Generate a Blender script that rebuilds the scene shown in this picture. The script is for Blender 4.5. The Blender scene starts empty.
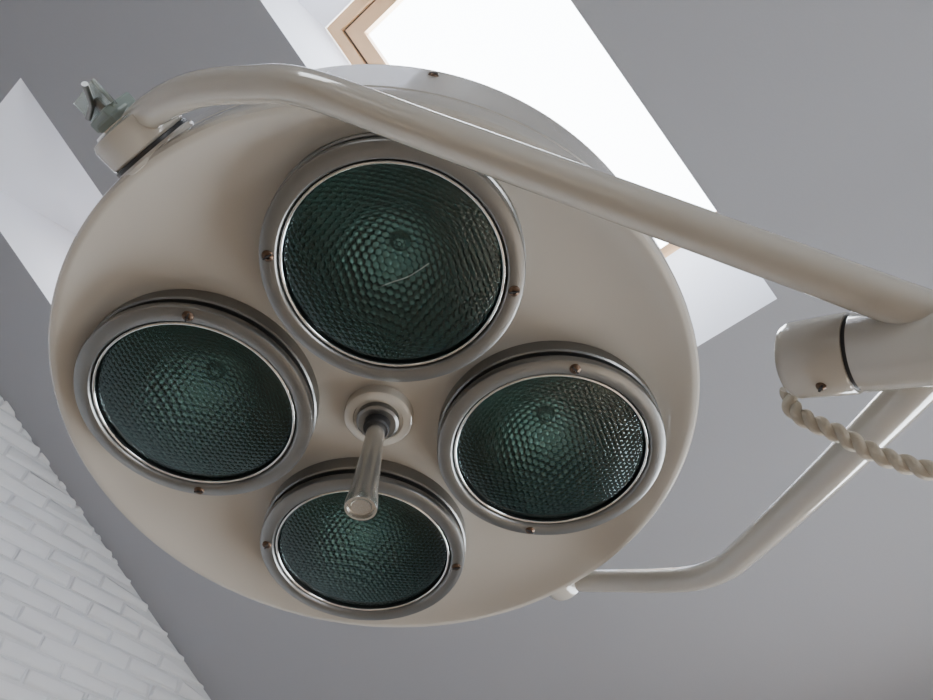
import bpy, bmesh, math, random
from mathutils import Vector, Matrix
random.seed(4)
# ------------------------------------------------------------------ survey frame
TH=math.radians(30); PH=math.radians(21.7)
e1=Vector((.569,.822,0)).normalized(); e2=Vector((.822,-.569,0)).normalized(); ez=Vector((0,0,1))
Xc=e2*math.cos(PH)-ez*math.sin(PH); Nc=ez*math.cos(PH)+e2*math.sin(PH)
Zc=-e1*math.sin(TH)+Nc*math.cos(TH); Yc=Zc.cross(Xc)
CAM=Vector((0,0,1.4))
def D(v): v=Vector(v); return Vector((v.dot(Xc),v.dot(Yc),v.dot(Zc)))
def P(v): return CAM+D(v)
K=.6/715
def frame(o,x,y):
    x=D(x).normalized(); y=D(y); y=(y-x*x.dot(y)).normalized(); z=x.cross(y)
    m=Matrix((x,y,z)).transposed().to_4x4(); m.translation=P(o); return m
LAMP=frame(Vector((-104.6,94.2,823.7))*K,(.989,.135,.066),(.150,-.836,-.528))
YOKE=frame(Vector((-85,66,874))*K,(.589,.691,.424),(.705,-.117,-.701))
# ------------------------------------------------------------------ materials
def mat(name,col=(.5,.5,.5),rough=.5,metal=0,coat=0,noise=0,nscale=20,bump=0,bscale=60):
    m=bpy.data.materials.new(name); m.use_nodes=True; nt=m.node_tree; b=nt.nodes['Principled BSDF']
    b.inputs['Base Color'].default_value=(*col,1); b.inputs['Roughness'].default_value=rough
    b.inputs['Metallic'].default_value=metal; b.inputs['Coat Weight'].default_value=coat
    b.inputs['Coat Roughness'].default_value=.05
    tc=nt.nodes.new('ShaderNodeTexCoord')
    if noise:
        n=nt.nodes.new('ShaderNodeTexNoise'); n.inputs['Scale'].default_value=nscale; n.inputs['Detail'].default_value=4
        nt.links.new(tc.outputs['Object'],n.inputs['Vector'])
        r=nt.nodes.new('ShaderNodeMix'); r.data_type='RGBA'
        r.inputs[6].default_value=(*[c*(1-noise) for c in col],1); r.inputs[7].default_value=(*[min(1,c*(1+noise)) for c in col],1)
        nt.links.new(n.outputs['Fac'],r.inputs[0]); nt.links.new(r.outputs[2],b.inputs['Base Color'])
    if bump:
        n=nt.nodes.new('ShaderNodeTexNoise'); n.inputs['Scale'].default_value=bscale; n.inputs['Detail'].default_value=5
        nt.links.new(tc.outputs['Object'],n.inputs['Vector'])
        bp=nt.nodes.new('ShaderNodeBump'); bp.inputs['Strength'].default_value=bump; bp.inputs['Distance'].default_value=.004
        nt.links.new(n.outputs['Fac'],bp.inputs['Height']); nt.links.new(bp.outputs[0],b.inputs['Normal'])
    return m
PAINT=mat('cream_enamel',(.47,.438,.39),.22,0,.8,.03,6,.012,90)
PAINTARM=mat('cream_enamel_arm',(.47,.438,.385),.14,0,1,.04,14,.015,60)
RINGM=mat('satin_metal',(.25,.25,.245),.34,.95,0,.08,40)
HANDM=mat('handle_metal',(.60,.58,.54),.24,.85,0,.06,40)
CHROME=mat('chrome',(.85,.85,.83),.12,1)
DARK=mat('black_rubber',(.02,.02,.022),.45)
SCREW=mat('bronze_screw',(.13,.085,.06),.35,.9)
CAPG=mat('grey_green_plastic',(.22,.27,.25),.35)
CABLE=mat('fabric_cable',(.50,.45,.37),.7,0,0,.10,200,.25,700)
CEIL=mat('grey_wall_paint',(.36,.367,.395),.8,0,0,.015,2,.08,160)
WHITE=mat('white_reveal_paint',(.82,.84,.91),.8,0,0,.01,4)
BRICK=mat('white_painted_brick',(.78,.79,.81),.65,0,0,.05,7,1,30)
MORTAR=mat('painted_mortar',(.68,.69,.71),.9,0,0,.08,20,.6,60)
PINE=mat('pine_wood',(.70,.45,.25),.45,0,.2,.15,9)
ALU=mat('window_gasket',(.12,.12,.12),.5)
WALLP=mat('wall_paint',(.48,.48,.49),.9,0,0,.01,3)
def floor_mat():
    m=mat('oak_floor',(.50,.38,.26),.4); nt=m.node_tree; b=nt.nodes['Principled BSDF']
    tc=nt.nodes.new('ShaderNodeTexCoord'); br=nt.nodes.new('ShaderNodeTexBrick')
    br.inputs['Color1'].default_value=(.34,.27,.20,1); br.inputs['Color2'].default_value=(.27,.21,.155,1); br.inputs['Mortar'].default_value=(.1,.08,.06,1)
    br.inputs['Scale'].default_value=1; br.inputs['Brick Width'].default_value=1.4; br.inputs['Row Height'].default_value=.16; br.inputs['Mortar Size'].default_value=.003
    nt.links.new(tc.outputs['Object'],br.inputs['Vector']); nt.links.new(br.outputs['Color'],b.inputs['Base Color']); return m
FLOOR=floor_mat()
def hexheight(nt,cell,rot=0):
    tc=nt.nodes.new('ShaderNodeTexCoord'); mp=nt.nodes.new('ShaderNodeMapping'); mp.inputs['Rotation'].default_value=(0,0,rot)
    mp.inputs['Scale'].default_value=(1/cell,1/(cell*1.732),0)
    nt.links.new(tc.outputs['Object'],mp.inputs['Vector'])
    outs=[]
    for off in (0,.5):
        a=nt.nodes.new('ShaderNodeVectorMath'); a.operation='ADD'; a.inputs[1].default_value=(off+50,off+50,0)
        f=nt.nodes.new('ShaderNodeVectorMath'); f.operation='FRACTION'
        s=nt.nodes.new('ShaderNodeVectorMath'); s.operation='SUBTRACT'; s.inputs[1].default_value=(.5,.5,0)
        q=nt.nodes.new('ShaderNodeVectorMath'); q.operation='MULTIPLY'; q.inputs[1].default_value=(1,1.732,0)
        l=nt.nodes.new('ShaderNodeVectorMath'); l.operation='LENGTH'
        nt.links.new(mp.outputs[0],a.inputs[0]); nt.links.new(a.outputs[0],f.inputs[0]); nt.links.new(f.outputs[0],s.inputs[0])
        nt.links.new(s.outputs[0],q.inputs[0]); nt.links.new(q.outputs[0],l.inputs[0]); outs.append(l.outputs['Value'])
    mn=nt.nodes.new('ShaderNodeMath'); mn.operation='MINIMUM'; nt.links.new(outs[0],mn.inputs[0]); nt.links.new(outs[1],mn.inputs[1])
    p=nt.nodes.new('ShaderNodeMath'); p.operation='POWER'; p.inputs[1].default_value=2; nt.links.new(mn.outputs[0],p.inputs[0])
    return p.outputs[0]
def lens_mat():
    m=bpy.data.materials.new('prismatic_lens_glass'); m.use_nodes=True; nt=m.node_tree; nt.nodes.clear()
    o=nt.nodes.new('ShaderNodeOutputMaterial'); mx=nt.nodes.new('ShaderNodeMixShader')
    t=nt.nodes.new('ShaderNodeBsdfTransparent'); t.inputs[0].default_value=(.54,.70,.71,1)
    g=nt.nodes.new('ShaderNodeBsdfGlossy'); g.inputs['Roughness'].default_value=.05; g.inputs[0].default_value=(.80,.95,.96,1)
    bp=nt.nodes.new('ShaderNodeBump'); bp.inputs['Strength'].default_value=.5; bp.inputs['Distance'].default_value=-.0018
    nt.links.new(hexheight(nt,.0056),bp.inputs['Height']); nt.links.new(bp.outputs[0],g.inputs['Normal'])
    fr=nt.nodes.new('ShaderNodeFresnel'); fr.inputs[0].default_value=1.6; nt.links.new(bp.outputs[0],fr.inputs['Normal'])
    nt.links.new(fr.outputs[0],mx.inputs[0]); nt.links.new(t.outputs[0],mx.inputs[1]); nt.links.new(g.outputs[0],mx.inputs[2]); nt.links.new(mx.outputs[0],o.inputs[0])
    return m
def refl_mat():
    m=mat('facetted_reflector',(.29,.43,.44),.09,1); nt=m.node_tree; b=nt.nodes['Principled BSDF']
    bp=nt.nodes.new('ShaderNodeBump'); bp.inputs['Strength'].default_value=.8; bp.inputs['Distance'].default_value=-.0032
    nt.links.new(hexheight(nt,.0068,.12),bp.inputs['Height']); nt.links.new(bp.outputs[0],b.inputs['Normal']); return m
LENS=lens_mat(); REFL=refl_mat()
def glass_mat():
    m=bpy.data.materials.new('window_glass'); m.use_nodes=True; nt=m.node_tree; nt.nodes.clear()
    o=nt.nodes.new('ShaderNodeOutputMaterial'); mx=nt.nodes.new('ShaderNodeMixShader'); mx.inputs[0].default_value=.06
    t=nt.nodes.new('ShaderNodeBsdfTransparent'); g=nt.nodes.new('ShaderNodeBsdfGlossy'); g.inputs['Roughness'].default_value=.02
    nt.links.new(t.outputs[0],mx.inputs[1]); nt.links.new(g.outputs[0],mx.inputs[2]); nt.links.new(mx.outputs[0],o.inputs[0]); return m
GLASS=glass_mat()
ACRY=mat('clear_acrylic',(.7,.78,.75),.1); ACRY.node_tree.nodes['Principled BSDF'].inputs['Transmission Weight'].default_value=.8
# ------------------------------------------------------------------ mesh helpers
def obj(name,verts,faces,m,parent=None,matrix=None,smooth=False,ang=35):
    me=bpy.data.meshes.new(name); me.from_pydata([tuple(v) for v in verts],[],faces); me.update()
    bm=bmesh.new(); bm.from_mesh(me); bmesh.ops.recalc_face_normals(bm,faces=bm.faces); bm.to_mesh(me); bm.free()
    for mm in (m if isinstance(m,list) else [m]): me.materials.append(mm)
    if smooth:
        me.shade_smooth()
        try: me.set_sharp_from_angle(angle=math.radians(ang))
        except Exception: pass
    ob=bpy.data.objects.new(name,me); bpy.context.collection.objects.link(ob)
    if matrix is not None: ob.matrix_world=matrix
    if parent:
        ob.parent=parent
        if matrix is not None: ob.matrix_basis=matrix
    return ob
def lathe(name,prof,m,matrix,parent,segs=96,ang=35):
    v=[];f=[];rings=[]
    for r,z in prof:
        if r<1e-6: rings.append([len(v)]); v.append((0,0,z))
        else:
            rings.append(list(range(len(v),len(v)+segs)))
            for i in range(segs):
                a=2*math.pi*i/segs; v.append((r*math.cos(a),r*math.sin(a),z))
    for A,B in zip(rings,rings[1:]):
        for i in range(segs):
            j=(i+1)%segs
            if len(A)==1: f.append((A[0],B[i],B[j]))
            elif len(B)==1: f.append((A[i],A[j],B[0]))
            else: f.append((A[i],A[j],B[j],B[i]))
    return obj(name,v,f,m,parent,matrix,True,ang)
def catmull(pts,n=12):
    pts=[Vector(p) for p in pts]; p=[2*pts[0]-pts[1]]+pts+[2*pts[-1]-pts[-2]]; out=[]
    for i in range(1,len(p)-2):
        a,b,c,d=p[i-1:i+3]
        for k in range(n):
            t=k/n; out.append(.5*((2*b)+(c-a)*t+(2*a-5*b+4*c-d)*t*t+(3*b-a-3*c+d)*t**3))
    out.append(pts[-1]); return out
def frames(path):
    T=[(path[min(i+1,len(path)-1)]-path[max(i-1,0)]).normalized() for i in range(len(path))]
    n=T[0].orthogonal().normalized(); R=[]
    for t in T:
        n=(n-t*n.dot(t)).normalized(); R.append((t,n,t.cross(n)))
    return R
def tube(path,rad,segs=28):
    F=frames(path); v=[];f=[]
    for i,(p,(t,n,b)) in enumerate(zip(path,F)):
        r=rad(i/(len(path)-1)) if callable(rad) else rad
        for k in range(segs):
            a=2*math.pi*k/segs; v.append(p+(n*math.cos(a)+b*math.sin(a))*r)
    for i in range(len(path)-1):
        for k in range(segs):
            k2=(k+1)%segs; f.append((i*segs+k,i*segs+k2,(i+1)*segs+k2,(i+1)*segs+k))
    f.append(tuple(range(segs))[::-1]); f.append(tuple(range((len(path)-1)*segs,len(path)*segs)))
    return v,f
def box(v,f,lo,hi,mtx=None):
    b=len(v)
    for x in (lo[0],hi[0]):
        for y in (lo[1],hi[1]):
            for z in (lo[2],hi[2]):
                p=Vector((x,y,z)); v.append(mtx@p if mtx else p)
    f+= [tuple(b+i for i in q) for q in ((0,1,3,2),(4,6,7,5),(0,4,5,1),(2,3,7,6),(0,2,6,4),(1,5,7,3))]
def TR(x,y,z): return Matrix.Translation((x,y,z))
def empty(name,loc=(0,0,0)):
    e=bpy.data.objects.new(name,None); e.location=(0,0,0); e.empty_display_size=.1; bpy.context.collection.objects.link(e); return e
# ------------------------------------------------------------------ surgical lamp
L=empty('surgical_lamp')
prof=[(0,-.030),(.19,-.030),(.215,-.0297),(.235,-.0285),(.253,-.026),(.27,-.0223),(.284,-.0178),(.295,-.0130),(.3015,-.0098),(.3045,-.009),(.308,-.0095),(.3105,-.012),(.3115,-.016),
      (.3115,-.040),(.309,-.042),(.309,-.045),(.3115,-.047),(.3115,-.130),(.309,-.132),(.309,-.135),(.3105,-.137),(.308,-.146),(.298,-.156),(.27,-.166),(.22,-.176),(.12,-.188),(0,-.192)]
hs=lathe('housing',prof,PAINT,LAMP,L,192,28)
cv=[];cf=[]
R0=.1725
CEN=[(0,R0),(0,-R0),(-R0,0),(R0,0)]
for cx,cy in CEN:
    b=len(cv);n=72
    for z in (-.092,.03):
        for i in range(n):
            a=2*math.pi*i/n; cv.append((cx+.0985*math.cos(a),cy+.0985*math.sin(a),z))
    cf.append(tuple(b+i for i in range(n))[::-1]); cf.append(tuple(b+n+i for i in range(n)))
    for i in range(n): cf.append((b+i,b+(i+1)%n,b+n+(i+1)%n,b+n+i))
cut=obj('cut',cv,cf,DARK,None,LAMP)
md=hs.modifiers.new('b','BOOLEAN'); md.object=cut; md.operation='DIFFERENCE'; md.solver='EXACT'
bpy.context.view_layer.update()
dg=bpy.context.evaluated_depsgraph_get(); nm=bpy.data.meshes.new_from_object(hs.evaluated_get(dg))
hs.modifiers.clear(); hs.data=nm; bpy.data.objects.remove(cut)
def screw(name,M,r=.0046):
    s=lathe(name,[(0,.0005),(r*.35,.0007),(r*.4,.0024),(r*.8,.0019),(r,.0006),(r,-.002),(0,-.002)],SCREW,M,L,20,50)
    v=[];f=[]; box(v,f,(-r*.85,-.0007,.001),(r*.85,.0007,.0029)); obj(name+'_slot',v,f,DARK,L,M@Matrix.Rotation(random.random()*3,4,'Z'))
for i,(cx,cy) in enumerate(CEN):
    M=LAMP@TR(cx,cy,0); n=i+1
    lathe(f'lamp_collar_{n}',[(.0985,-.04),(.1125,-.04),(.1125,-.015),(.111,-.0135),(.0985,-.0135)],RINGM,M,L)
    lathe(f'gasket_{n}',[(.098,-.014),(.1065,-.014),(.1065,-.006),(.098,-.006)],DARK,M,L)
    lathe(f'lamp_ring_{n}',[(.0955,-.0065),(.1112,-.0065),(.1118,-.0055),(.1118,-.0005),(.111,.0012),(.109,.002),(.0985,.003),(.0972,.0022),(.0965,.0005),(.0955,-.003),(.0955,-.0065)],RINGM,M,L,128,40)
    lathe(f'chrome_bead_{n}',[(.0937+.0014*math.cos(t*math.pi/6),-.0005+.0014*math.sin(t*math.pi/6)) for t in range(13)],CHROME,M,L,96,80)
    lathe(f'inner_sleeve_{n}',[(.0955,-.003),(.0955,-.012),(.093,-.012),(.093,-.001),(.0955,-.001)],DARK,M,L)
    lathe(f'lens_{n}',[(.0935*math.sin(k/14*math.pi/2), -.0045+.0075*(math.cos(k/14*math.pi/2))) for k in range(15)],LENS,M,L,96,80)
    lathe(f'reflector_{n}',[(.010+.0825*(k/16), -.066+.056*(k/16)**2) for k in range(17)],REFL,M,L,96,80)
    lathe(f'bulb_{n}',[(.0,-.056),(.005,-.057),(.008,-.060),(.011,-.068),(0,-.069)],REFL,M,L,32,60)
    for sgn in (-1,1):
        off=(sgn*.1035,0) if i<2 else (0,sgn*.1035)
        screw(f'ring_screw_{n}_{1 if sgn>0 else 2}',M@TR(off[0],off[1],.0025),.0052)
v,f=tube(catmull([(-.016,-.018,.0024),(.0,-.008,.0028),(.014,.0,.0027),(.029,.014,.0024)],8),.00028,8)
obj('lens_scratch',v,f,CHROME,L,LAMP@TR(0,R0,0),True)
# centre fitting and handle
lathe('centre_plate',[(0,-.020),(.024,-.020),(.025,-.018),(.031,-.018),(.0335,-.0195),(.0345,-.0225),(.0345,-.031),(0,-.031)],PAINTARM,LAMP,L,72)
lathe('centre_boss',[(0,-.012),(.0185,-.012),(.021,-.014),(.0215,-.021)],RINGM,LAMP,L,64)
lathe('centre_collar',[(0,-.002),(.0115,-.002),(.013,-.004),(.013,-.014)],DARK,LAMP,L,48)
lathe('handle',[(0,-.003),(.0088,-.003),(.0092,.006),(.0096,.025),(.0122,.080),(.0140,.096),(.0143,.101),(.0138,.1035),(.0118,.1035),(.0112,.1005),(.0,.1005)],HANDM,LAMP,L,64,35)
lathe('handle_end_button',[(.0,.102),(.0085,.102),(.0092,.101),(.0092,.1000)],HANDM,LAMP,L,32)
for k in range(8):
    a=math.radians(88+45*k); M=LAMP@Matrix.Rotation(a,4,'Z')@TR(.311,0,-.112)@Matrix.Rotation(math.pi/2,4,'Y'); screw(f'side_screw_{k+1}',M,.005)
# yoke
A=.50
up=[(-.345,0,0),(-.3445,.025,0),(-.340,.07,0),(-.330,.112,0),(-.313,.153,0),(-.288,.199,0),(-.226,.262,0),(-.137,.351,0),(0,.488,0)]
lo=[(.325,0,0),(.322,.04,0),(.314,.085,0),(.305,.14,0),(.292,.19,0),(.268,.232,0),(.236,.268,0),(.12,.385,0),(0,.50,0)]
RA=.0128
v,f=tube(catmull(up,14),RA,36); obj('yoke_arm_a',v,f,PAINTARM,L,YOKE,True)
v,f=tube(catmull(lo,14),RA,36); obj('yoke_arm_b',v,f,PAINTARM,L,YOKE,True)
RX=lambda x,s: TR(x,0,0)@Matrix.Rotation(s*math.pi/2,4,'Y')
H1=YOKE@RX(-.317,-1); H2=YOKE@RX(.294,1)
for H,tag,fr_ in ((H1,'a',.040),(H2,'b',.031)):
    lathe('pivot_flange_'+tag,[(0,-.010),(.020,-.010),(fr_,.001),(fr_,.004),(fr_-.002,.006),(0,.006)],PAINT,H,L,64)
    lathe('pivot_gap_'+tag,[(0,.005),(.92*fr_,.005),(.92*fr_,.009),(0,.009)],DARK,H,L,64)
    s_=fr_/.038
    lathe('pivot_hub_'+tag,[(0,.0095),(.033*s_,.0095),(.0348*s_,.0115),(.0348*s_,.030),(.033*s_,.034),(.026*s_,.0365),(.014*s_,.0365),(0,.0365)],PAINTARM,H,L,64)
HN=H1@TR(.004,-.004,-.009)
lathe('clamp_nut',[(0,.041),(.018,.041),(.018,.052),(.0165,.054),(0,.054)],CAPG,HN,L,6,20)
lathe('clamp_washer',[(0,.041),(.023,.041),(.023,.0465),(0,.0465)],CHROME,HN,L,40,20)
lathe('clamp_stud',[(0,.05),(.005,.05),(.005,.068),(.004,.070),(0,.070)],RINGM,HN,L,24,30)
v=[];f=[]; box(v,f,(-.019,-.021,.050),(.010,.014,.060)); o=obj('clamp_plate',v,f,CAPG,L,HN)
bv=o.modifiers.new('bv','BEVEL'); bv.width=.002; bv.segments=2
v=[];f=[]; box(v,f,(-.002,-.030,.056),(.002,.018,.080)); o=obj('clamp_lever',v,f,ACRY,L,HN); bv=o.modifiers.new('bv','BEVEL'); bv.width=.001; bv.segments=2
v,f=tube([Vector((.006,-.020,.064)),Vector((.006,.0,.068)),Vector((.008,.018,.080))],.0026,14); obj('clamp_rod',v,f,RINGM,L,HN,True)
# apex hub
HY=YOKE@TR(.006,0,.006)
HA=HY@TR(0,.4715,0)@Matrix.Rotation(-math.pi/2,4,'X')
q_=.014
lathe('yoke_hub_cap',[(0,-.088+q_),(.019,-.088+q_),(.0225,-.086+q_),(.0245,-.081+q_),(.0245,-.0495+q_),(.0238,-.0485+q_),(0,-.0485+q_)],PAINTARM,HA,L,72,40)
lathe('yoke_hub_seam',[(0,-.049+q_),(.0222,-.049+q_),(.0222,-.0455+q_),(0,-.0455+q_)],DARK,HA,L,64)
lathe('yoke_hub_body',[(0,-.046+q_),(.0232,-.046+q_),(.024,-.045+q_),(.024,.05),(.022,.06),(.022,.16),(.03,.165),(.03,.215),(.027,.22),(0,.22)],PAINTARM,HA,L,72,40)
screw('hub_screw',HY@TR(0,.4715-.050,.0242),.003)
# support arm + ceiling mount (beyond the right of the photo)
J=YOKE@Vector((0,.4715+.19,0)); G=P((1.35,-.20,.75))
t=(1.767-Nc.dot(Vector((1.35,-.20,.75))))/math.cos(TH); top=G+Vector((0,0,t))
v,f=tube([J,J.lerp(G,.5),G],.018,28); obj('support_arm',v,f,PAINTARM,L,None,True)
v,f=tube([G-Vector((0,0,.07)),G+Vector((0,0,.3)),top],.022,28); obj('support_post',v,f,PAINTARM,L,None,True)
Mt=Matrix.Translation(top)@Matrix.Rotation(-TH,4,'X')
lathe('ceiling_mount',[(0,.0),(.09,.0),(.09,-.012),(.085,-.016),(.04,-.03),(0,-.03)],PAINTARM,Mt,L,48)
v,f=tube([J+(J-G).normalized()*.03,J,J+(G-J).normalized()*.03],.026,28); obj('arm_joint',v,f,PAINTARM,L,None,True)
# twisted cable
cp=[P(Vector(q)*K) for q in ((246,30,545),(247,44,542),(253,52,530),(267,60,514),(287,73,500),(315,82,482),(350,86,455),(395,70,410),(430,35,350),(445,0,300))]
path=catmull(cp,26)
F=frames(path); cum=[0]
for a,b in zip(path,path[1:]): cum.append(cum[-1]+(b-a).length)
v=[];f=[]
for s in range(2):
    sp=[p+(n*math.cos(c/.020*2*math.pi+s*math.pi)+b*math.sin(c/.020*2*math.pi+s*math.pi))*.0026 for p,(t_,n,b),c in zip(path,F,cum)]
    v2,f2=tube(sp,.0034,14); o=len(v); v+=v2; f+=[tuple(i+o for i in q) for q in f2]
obj('power_cable',v,f,CABLE,L,None,True,60)
# ------------------------------------------------------------------ room
T0=1.767; T1=T0+.35
def S(x,s,t=T0): return Vector((x,math.cos(TH)*s+math.sin(TH)*t,1.4-math.sin(TH)*s+math.cos(TH)*t))
XL,XR=-2.22,2.6; SR,SB=-2.5,1.34
ridge=S(0,SR); eave=S(0,SB); YB=-5.0; ZB=ridge.z-(ridge.y-YB)*math.tan(TH)
xs=[XL,-1.80,-1.39,-.62,0,XR]; ss=[SR,-1.44,.309,SB]
v=[];f=[];fm=[]
def quad(a,b,c,d,mi=0):
    n=len(v); v.extend([a,b,c,d]); f.append((n,n+1,n+2,n+3)); fm.append(mi)
SL2=.24
for i in range(5):
    for j in range(3):
        if j==1 and i in (1,3): continue
        quad(S(xs[i],ss[j]),S(xs[i+1],ss[j]),S(xs[i+1],ss[j+1]),S(xs[i],ss[j+1]))
quad(S(-1.8,SL2),S(-1.39,SL2),S(-1.39,.309),S(-1.8,.309))
HOLES=[(-.62,0,.309),(-1.80,-1.39,SL2)]
F0,F1=-1.06,.107
for a,b,sl in HOLES:
    quad(S(a,-1.44),S(b,-1.44),S(b,F0,T1),S(a,F0,T1),1)
    quad(S(a,sl),S(b,sl),S(b,F1,T1),S(a,F1,T1),1)
    for x in (a,b): quad(S(x,-1.44),S(x,sl),S(x,F1,T1),S(x,F0,T1),1)
def RR(x,k): return Vector((x,ridge.y+(YB-ridge.y)*k,ridge.z+(ZB-ridge.z)*k))
rx=[XL,-1.2,-.2,.6,1.6,XR]; rk=[0,.3,.75,1]
for i in range(5):
    for j in range(3):
        if j==1 and i==3: continue
        quad(RR(rx[i],rk[j]),RR(rx[i+1],rk[j]),RR(rx[i+1],rk[j+1]),RR(rx[i],rk[j+1]))
c=obj('ceiling',v,f,[CEIL,WHITE])
for p,mi in zip(c.data.polygons,fm): p.material_index=mi
def win(n,x0,x1,pt,a,b,w=.045,over=0,t0=-.03):
    W=empty(f'window_{n}')
    def ring(name,xa,xb,sa,sb,w,t0,t1,m):
        v=[];f=[]
        for lo_,hi_ in (((xa,sa),(xa+w,sb)),((xb-w,sa),(xb,sb)),((xa+w,sa),(xb-w,sa+w)),((xa+w,sb-w),(xb-w,sb))):
            q=len(v); box(v,f,(lo_[0],lo_[1],t0),(hi_[0],hi_[1],t1))
            for i in range(q,len(v)): v[i]=pt(*v[i])
        obj(name,v,f,m,W)
    xo=x1+over; bo=b+over*.6
    ring('frame',x0,xo,a,bo,w*.8,t0,.06,PINE)
    ring('gasket',x0+w*.8,xo-w*.8,a+w*.8,bo-w*.8,.008,t0+.02,.05,ALU)
    ring('sash',x0+w*.8+.008,xo-w*.8-.008,a+w*.8+.008,bo-w*.8-.008,w,t0+.01,.045,PINE)
    g=w*1.8+.008
    v=[pt(x0+g,a+g,.02),pt(xo-g,a+g,.02),pt(xo-g,bo-g,.02),pt(x0+g,bo-g,.02)]
    obj('glass',v,[(0,1,2,3)],GLASS,W)
    cn=(pt(x0,a,.1)+pt(x1,b,.1))/2; ux=(pt(x1,a,.1)-pt(x0,a,.1)); uy=(pt(x0,b,.1)-pt(x0,a,.1))
    ld=bpy.data.lights.new(f'portal_{n}','AREA'); ld.shape='RECTANGLE'; ld.size=ux.length; ld.size_y=uy.length; ld.cycles.is_portal=True
    lo_=bpy.data.objects.new(f'portal_{n}',ld); bpy.context.collection.objects.link(lo_)
    zz=-(pt(x0,a,0)-pt(x0,a,.1)).normalized(); X_=ux.normalized(); Y_=zz.cross(X_)
    m=Matrix((X_,Y_,zz)).transposed().to_4x4(); m.translation=cn; lo_.matrix_world=m; lo_.parent=W
    return W
for n,(a,b,_) in enumerate(HOLES): win(n+1,a,b,lambda x,s,o:S(x,s,T1+o),F0,F1,.045,.10 if n==0 else 0,.002 if n==0 else -.03)
nr=Vector((0,-math.sin(TH),math.cos(TH))); ln=(RR(0,1)-RR(0,0)).length
win(3,.6,1.6,lambda x,s,o:RR(x,s/ln)+nr*(o+.035),.3*ln,.75*ln)  # unseen rear roof window, added to light the ceiling and brick
def wall(name,pts,m): return obj(name,pts,[tuple(range(len(pts)))],m)
yE,zE=eave.y,eave.z
# right gable wall with an unseen low window, added for key light from the right
wy0,wy1,wz0,wz1=.35,1.5,.6,1.8
def zg(y): return ridge.z-abs(y-ridge.y)*math.tan(TH)
v=[];f=[];fm=[]
R_=lambda y,z: Vector((XR,y,z))
v+= [R_(YB,0),R_(wy0,0),R_(wy0,zg(wy0)),R_(ridge.y,ridge.z),R_(YB,ZB)]; f.append((0,1,2,3,4))
quad(R_(wy0,0),R_(wy1,0),R_(wy1,wz0),R_(wy0,wz0)); quad(R_(wy0,wz1),R_(wy1,wz1),R_(wy1,zg(wy1)),R_(wy0,zg(wy0)))
quad(R_(wy1,0),R_(yE,0),R_(yE,zE),R_(wy1,zg(wy1)))
obj('wall_right',v,f,WALLP)
win(6,wy0,wy1,lambda y,s,o:Vector((XR+.04+o,y,s)),wz0,wz1)
wall('wall_back',[(XL,YB,0),(XR,YB,0),(XR,YB,ZB),(XL,YB,ZB)],WALLP)
v=[];f=[];fm=[]
wx=[XL,-.55,.95,XR]; wz=[0,.35,1.75,zE]
for i in range(3):
    for j in range(3):
        if i==1 and j==1: continue
        quad(*[Vector((x,yE,z)) for x,z in ((wx[i],wz[j]),(wx[i+1],wz[j]),(wx[i+1],wz[j+1]),(wx[i],wz[j+1]))])
obj('wall_front',v,f,WALLP)
win(4,wx[1],.2,lambda x,s,o:Vector((x,yE+.04+o,s)),wz[1],wz[2])  # this and the next: unseen windows added for key light and lens highlights
win(5,.2,wx[2],lambda x,s,o:Vector((x,yE+.04+o,s)),wz[1],wz[2])
obj('floor',[(XL,YB,0),(XR,YB,0),(XR,yE,0),(XL,yE,0)],[(0,1,2,3)],FLOOR)
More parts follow.
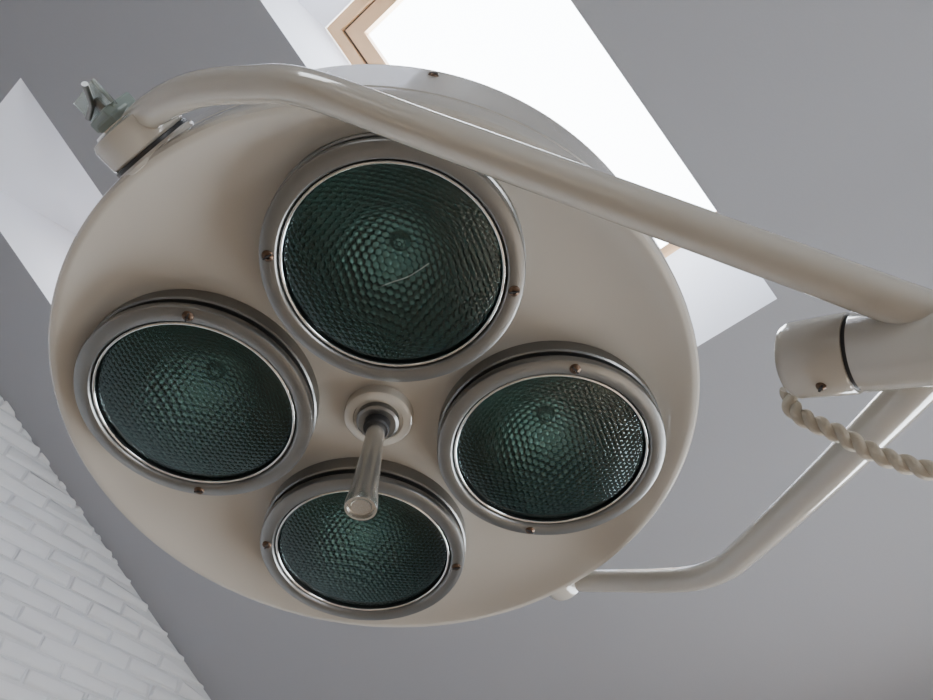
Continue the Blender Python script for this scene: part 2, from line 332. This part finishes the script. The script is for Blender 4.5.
# brick gable wall
v=[(XL-.0,YB,0),(XL,yE,0),(XL,yE,zE),(XL,ridge.y,ridge.z),(XL,YB,ZB)]; f=[(0,1,2,3,4)]; fm=[1]
def zc(y): return ridge.z-abs(y-ridge.y)*math.tan(TH)
bw,bh,gap=.19,.052,.009
r=0; z=0.0
while z<ridge.z:
    y=YB+(-.10 if r%2 else 0)
    while y<yE:
        y0=max(y+gap/2,YB); y1=min(y+bw-gap/2,yE-.002); z0=z+gap/2; z1=z+bh-gap/2
        if y1-y0>.02 and max(zc(y0),zc(y1))>z0+.012:
            q=len(v); dpt=.010+random.uniform(-.003,.003); c_=.006
            j=lambda s=.003: random.uniform(-s,s)
            # bricks meeting the roof slope are cut along it
            if zc(y0)>zc(y1) and zc(y1)<z0+.002: y1=y0+(zc(y0)-z0)/math.tan(TH)
            elif zc(y1)>zc(y0) and zc(y0)<z0+.002: y0=y1-(zc(y1)-z0)/math.tan(TH)
            base=[(y0,z0),(y1,z0),(y1,z1),(y0,z1)]
            topc=lambda yy,zz: min(zz,zc(yy)-.001)
            for (yy,zz) in base:
                yy+=j(); zz+=j(); v.append((XL-.002,yy,topc(yy,zz)))
            for (yy,zz),(sy,sz) in zip(base,((1,1),(-1,1),(-1,-1),(1,-1))):
                yy+=sy*c_*.3+j(); zz+=sz*c_*.3+j(); v.append((XL+dpt*.6,yy,topc(yy,zz)))
            for (yy,zz),(sy,sz) in zip(base,((1,1),(-1,1),(-1,-1),(1,-1))):
                yy+=sy*c_*1.3+j(); zz+=sz*c_*1.2+j(); v.append((XL+dpt+j(.002),yy,topc(yy,zz)))
            for k in (0,4):
                for i in range(4): f.append((q+k+i,q+k+(i+1)%4,q+k+4+(i+1)%4,q+k+4+i)); fm.append(0)
            f.append((q+8,q+9,q+10,q+11)); fm.append(0)
        y+=bw
    z+=bh; r+=1
w=obj('wall_left',v,f,[BRICK,MORTAR],None,None,True,50)
for p,mi in zip(w.data.polygons,fm): p.material_index=mi
# ------------------------------------------------------------------ light
wd=bpy.data.worlds.new('sky'); bpy.context.scene.world=wd; wd.use_nodes=True; nt=wd.node_tree; bg=nt.nodes['Background']
tc=nt.nodes.new('ShaderNodeTexCoord'); no=nt.nodes.new('ShaderNodeTexNoise'); no.inputs['Scale'].default_value=2.5; no.inputs['Detail'].default_value=5
mx=nt.nodes.new('ShaderNodeMix'); mx.data_type='RGBA'; mx.inputs[6].default_value=(.74,.87,1,1); mx.inputs[7].default_value=(1,.99,.97,1)
nt.links.new(tc.outputs['Generated'],no.inputs['Vector']); nt.links.new(no.outputs['Fac'],mx.inputs[0]); nt.links.new(mx.outputs[2],bg.inputs[0]); bg.inputs[1].default_value=15.5
sd=bpy.data.lights.new('sun','SUN'); sd.energy=14; sd.angle=.02; sd.color=(1,.94,.84)
so=bpy.data.objects.new('sun',sd); bpy.context.collection.objects.link(so)
dr=Vector((.12,-math.cos(math.radians(52)),-math.sin(math.radians(52)))); so.rotation_euler=dr.to_track_quat('-Z','Y').to_euler(); so.location=(0,4,6)
# ------------------------------------------------------------------ camera
cd=bpy.data.cameras.new('camera'); cd.lens=715/933*36; cd.sensor_width=36; cd.clip_start=.01
co=bpy.data.objects.new('camera',cd); bpy.context.collection.objects.link(co)
m=Matrix((D((1,0,0)),D((0,-1,0)),D((0,0,-1)))).transposed().to_4x4(); m.translation=CAM; co.matrix_world=m
bpy.context.scene.camera=co
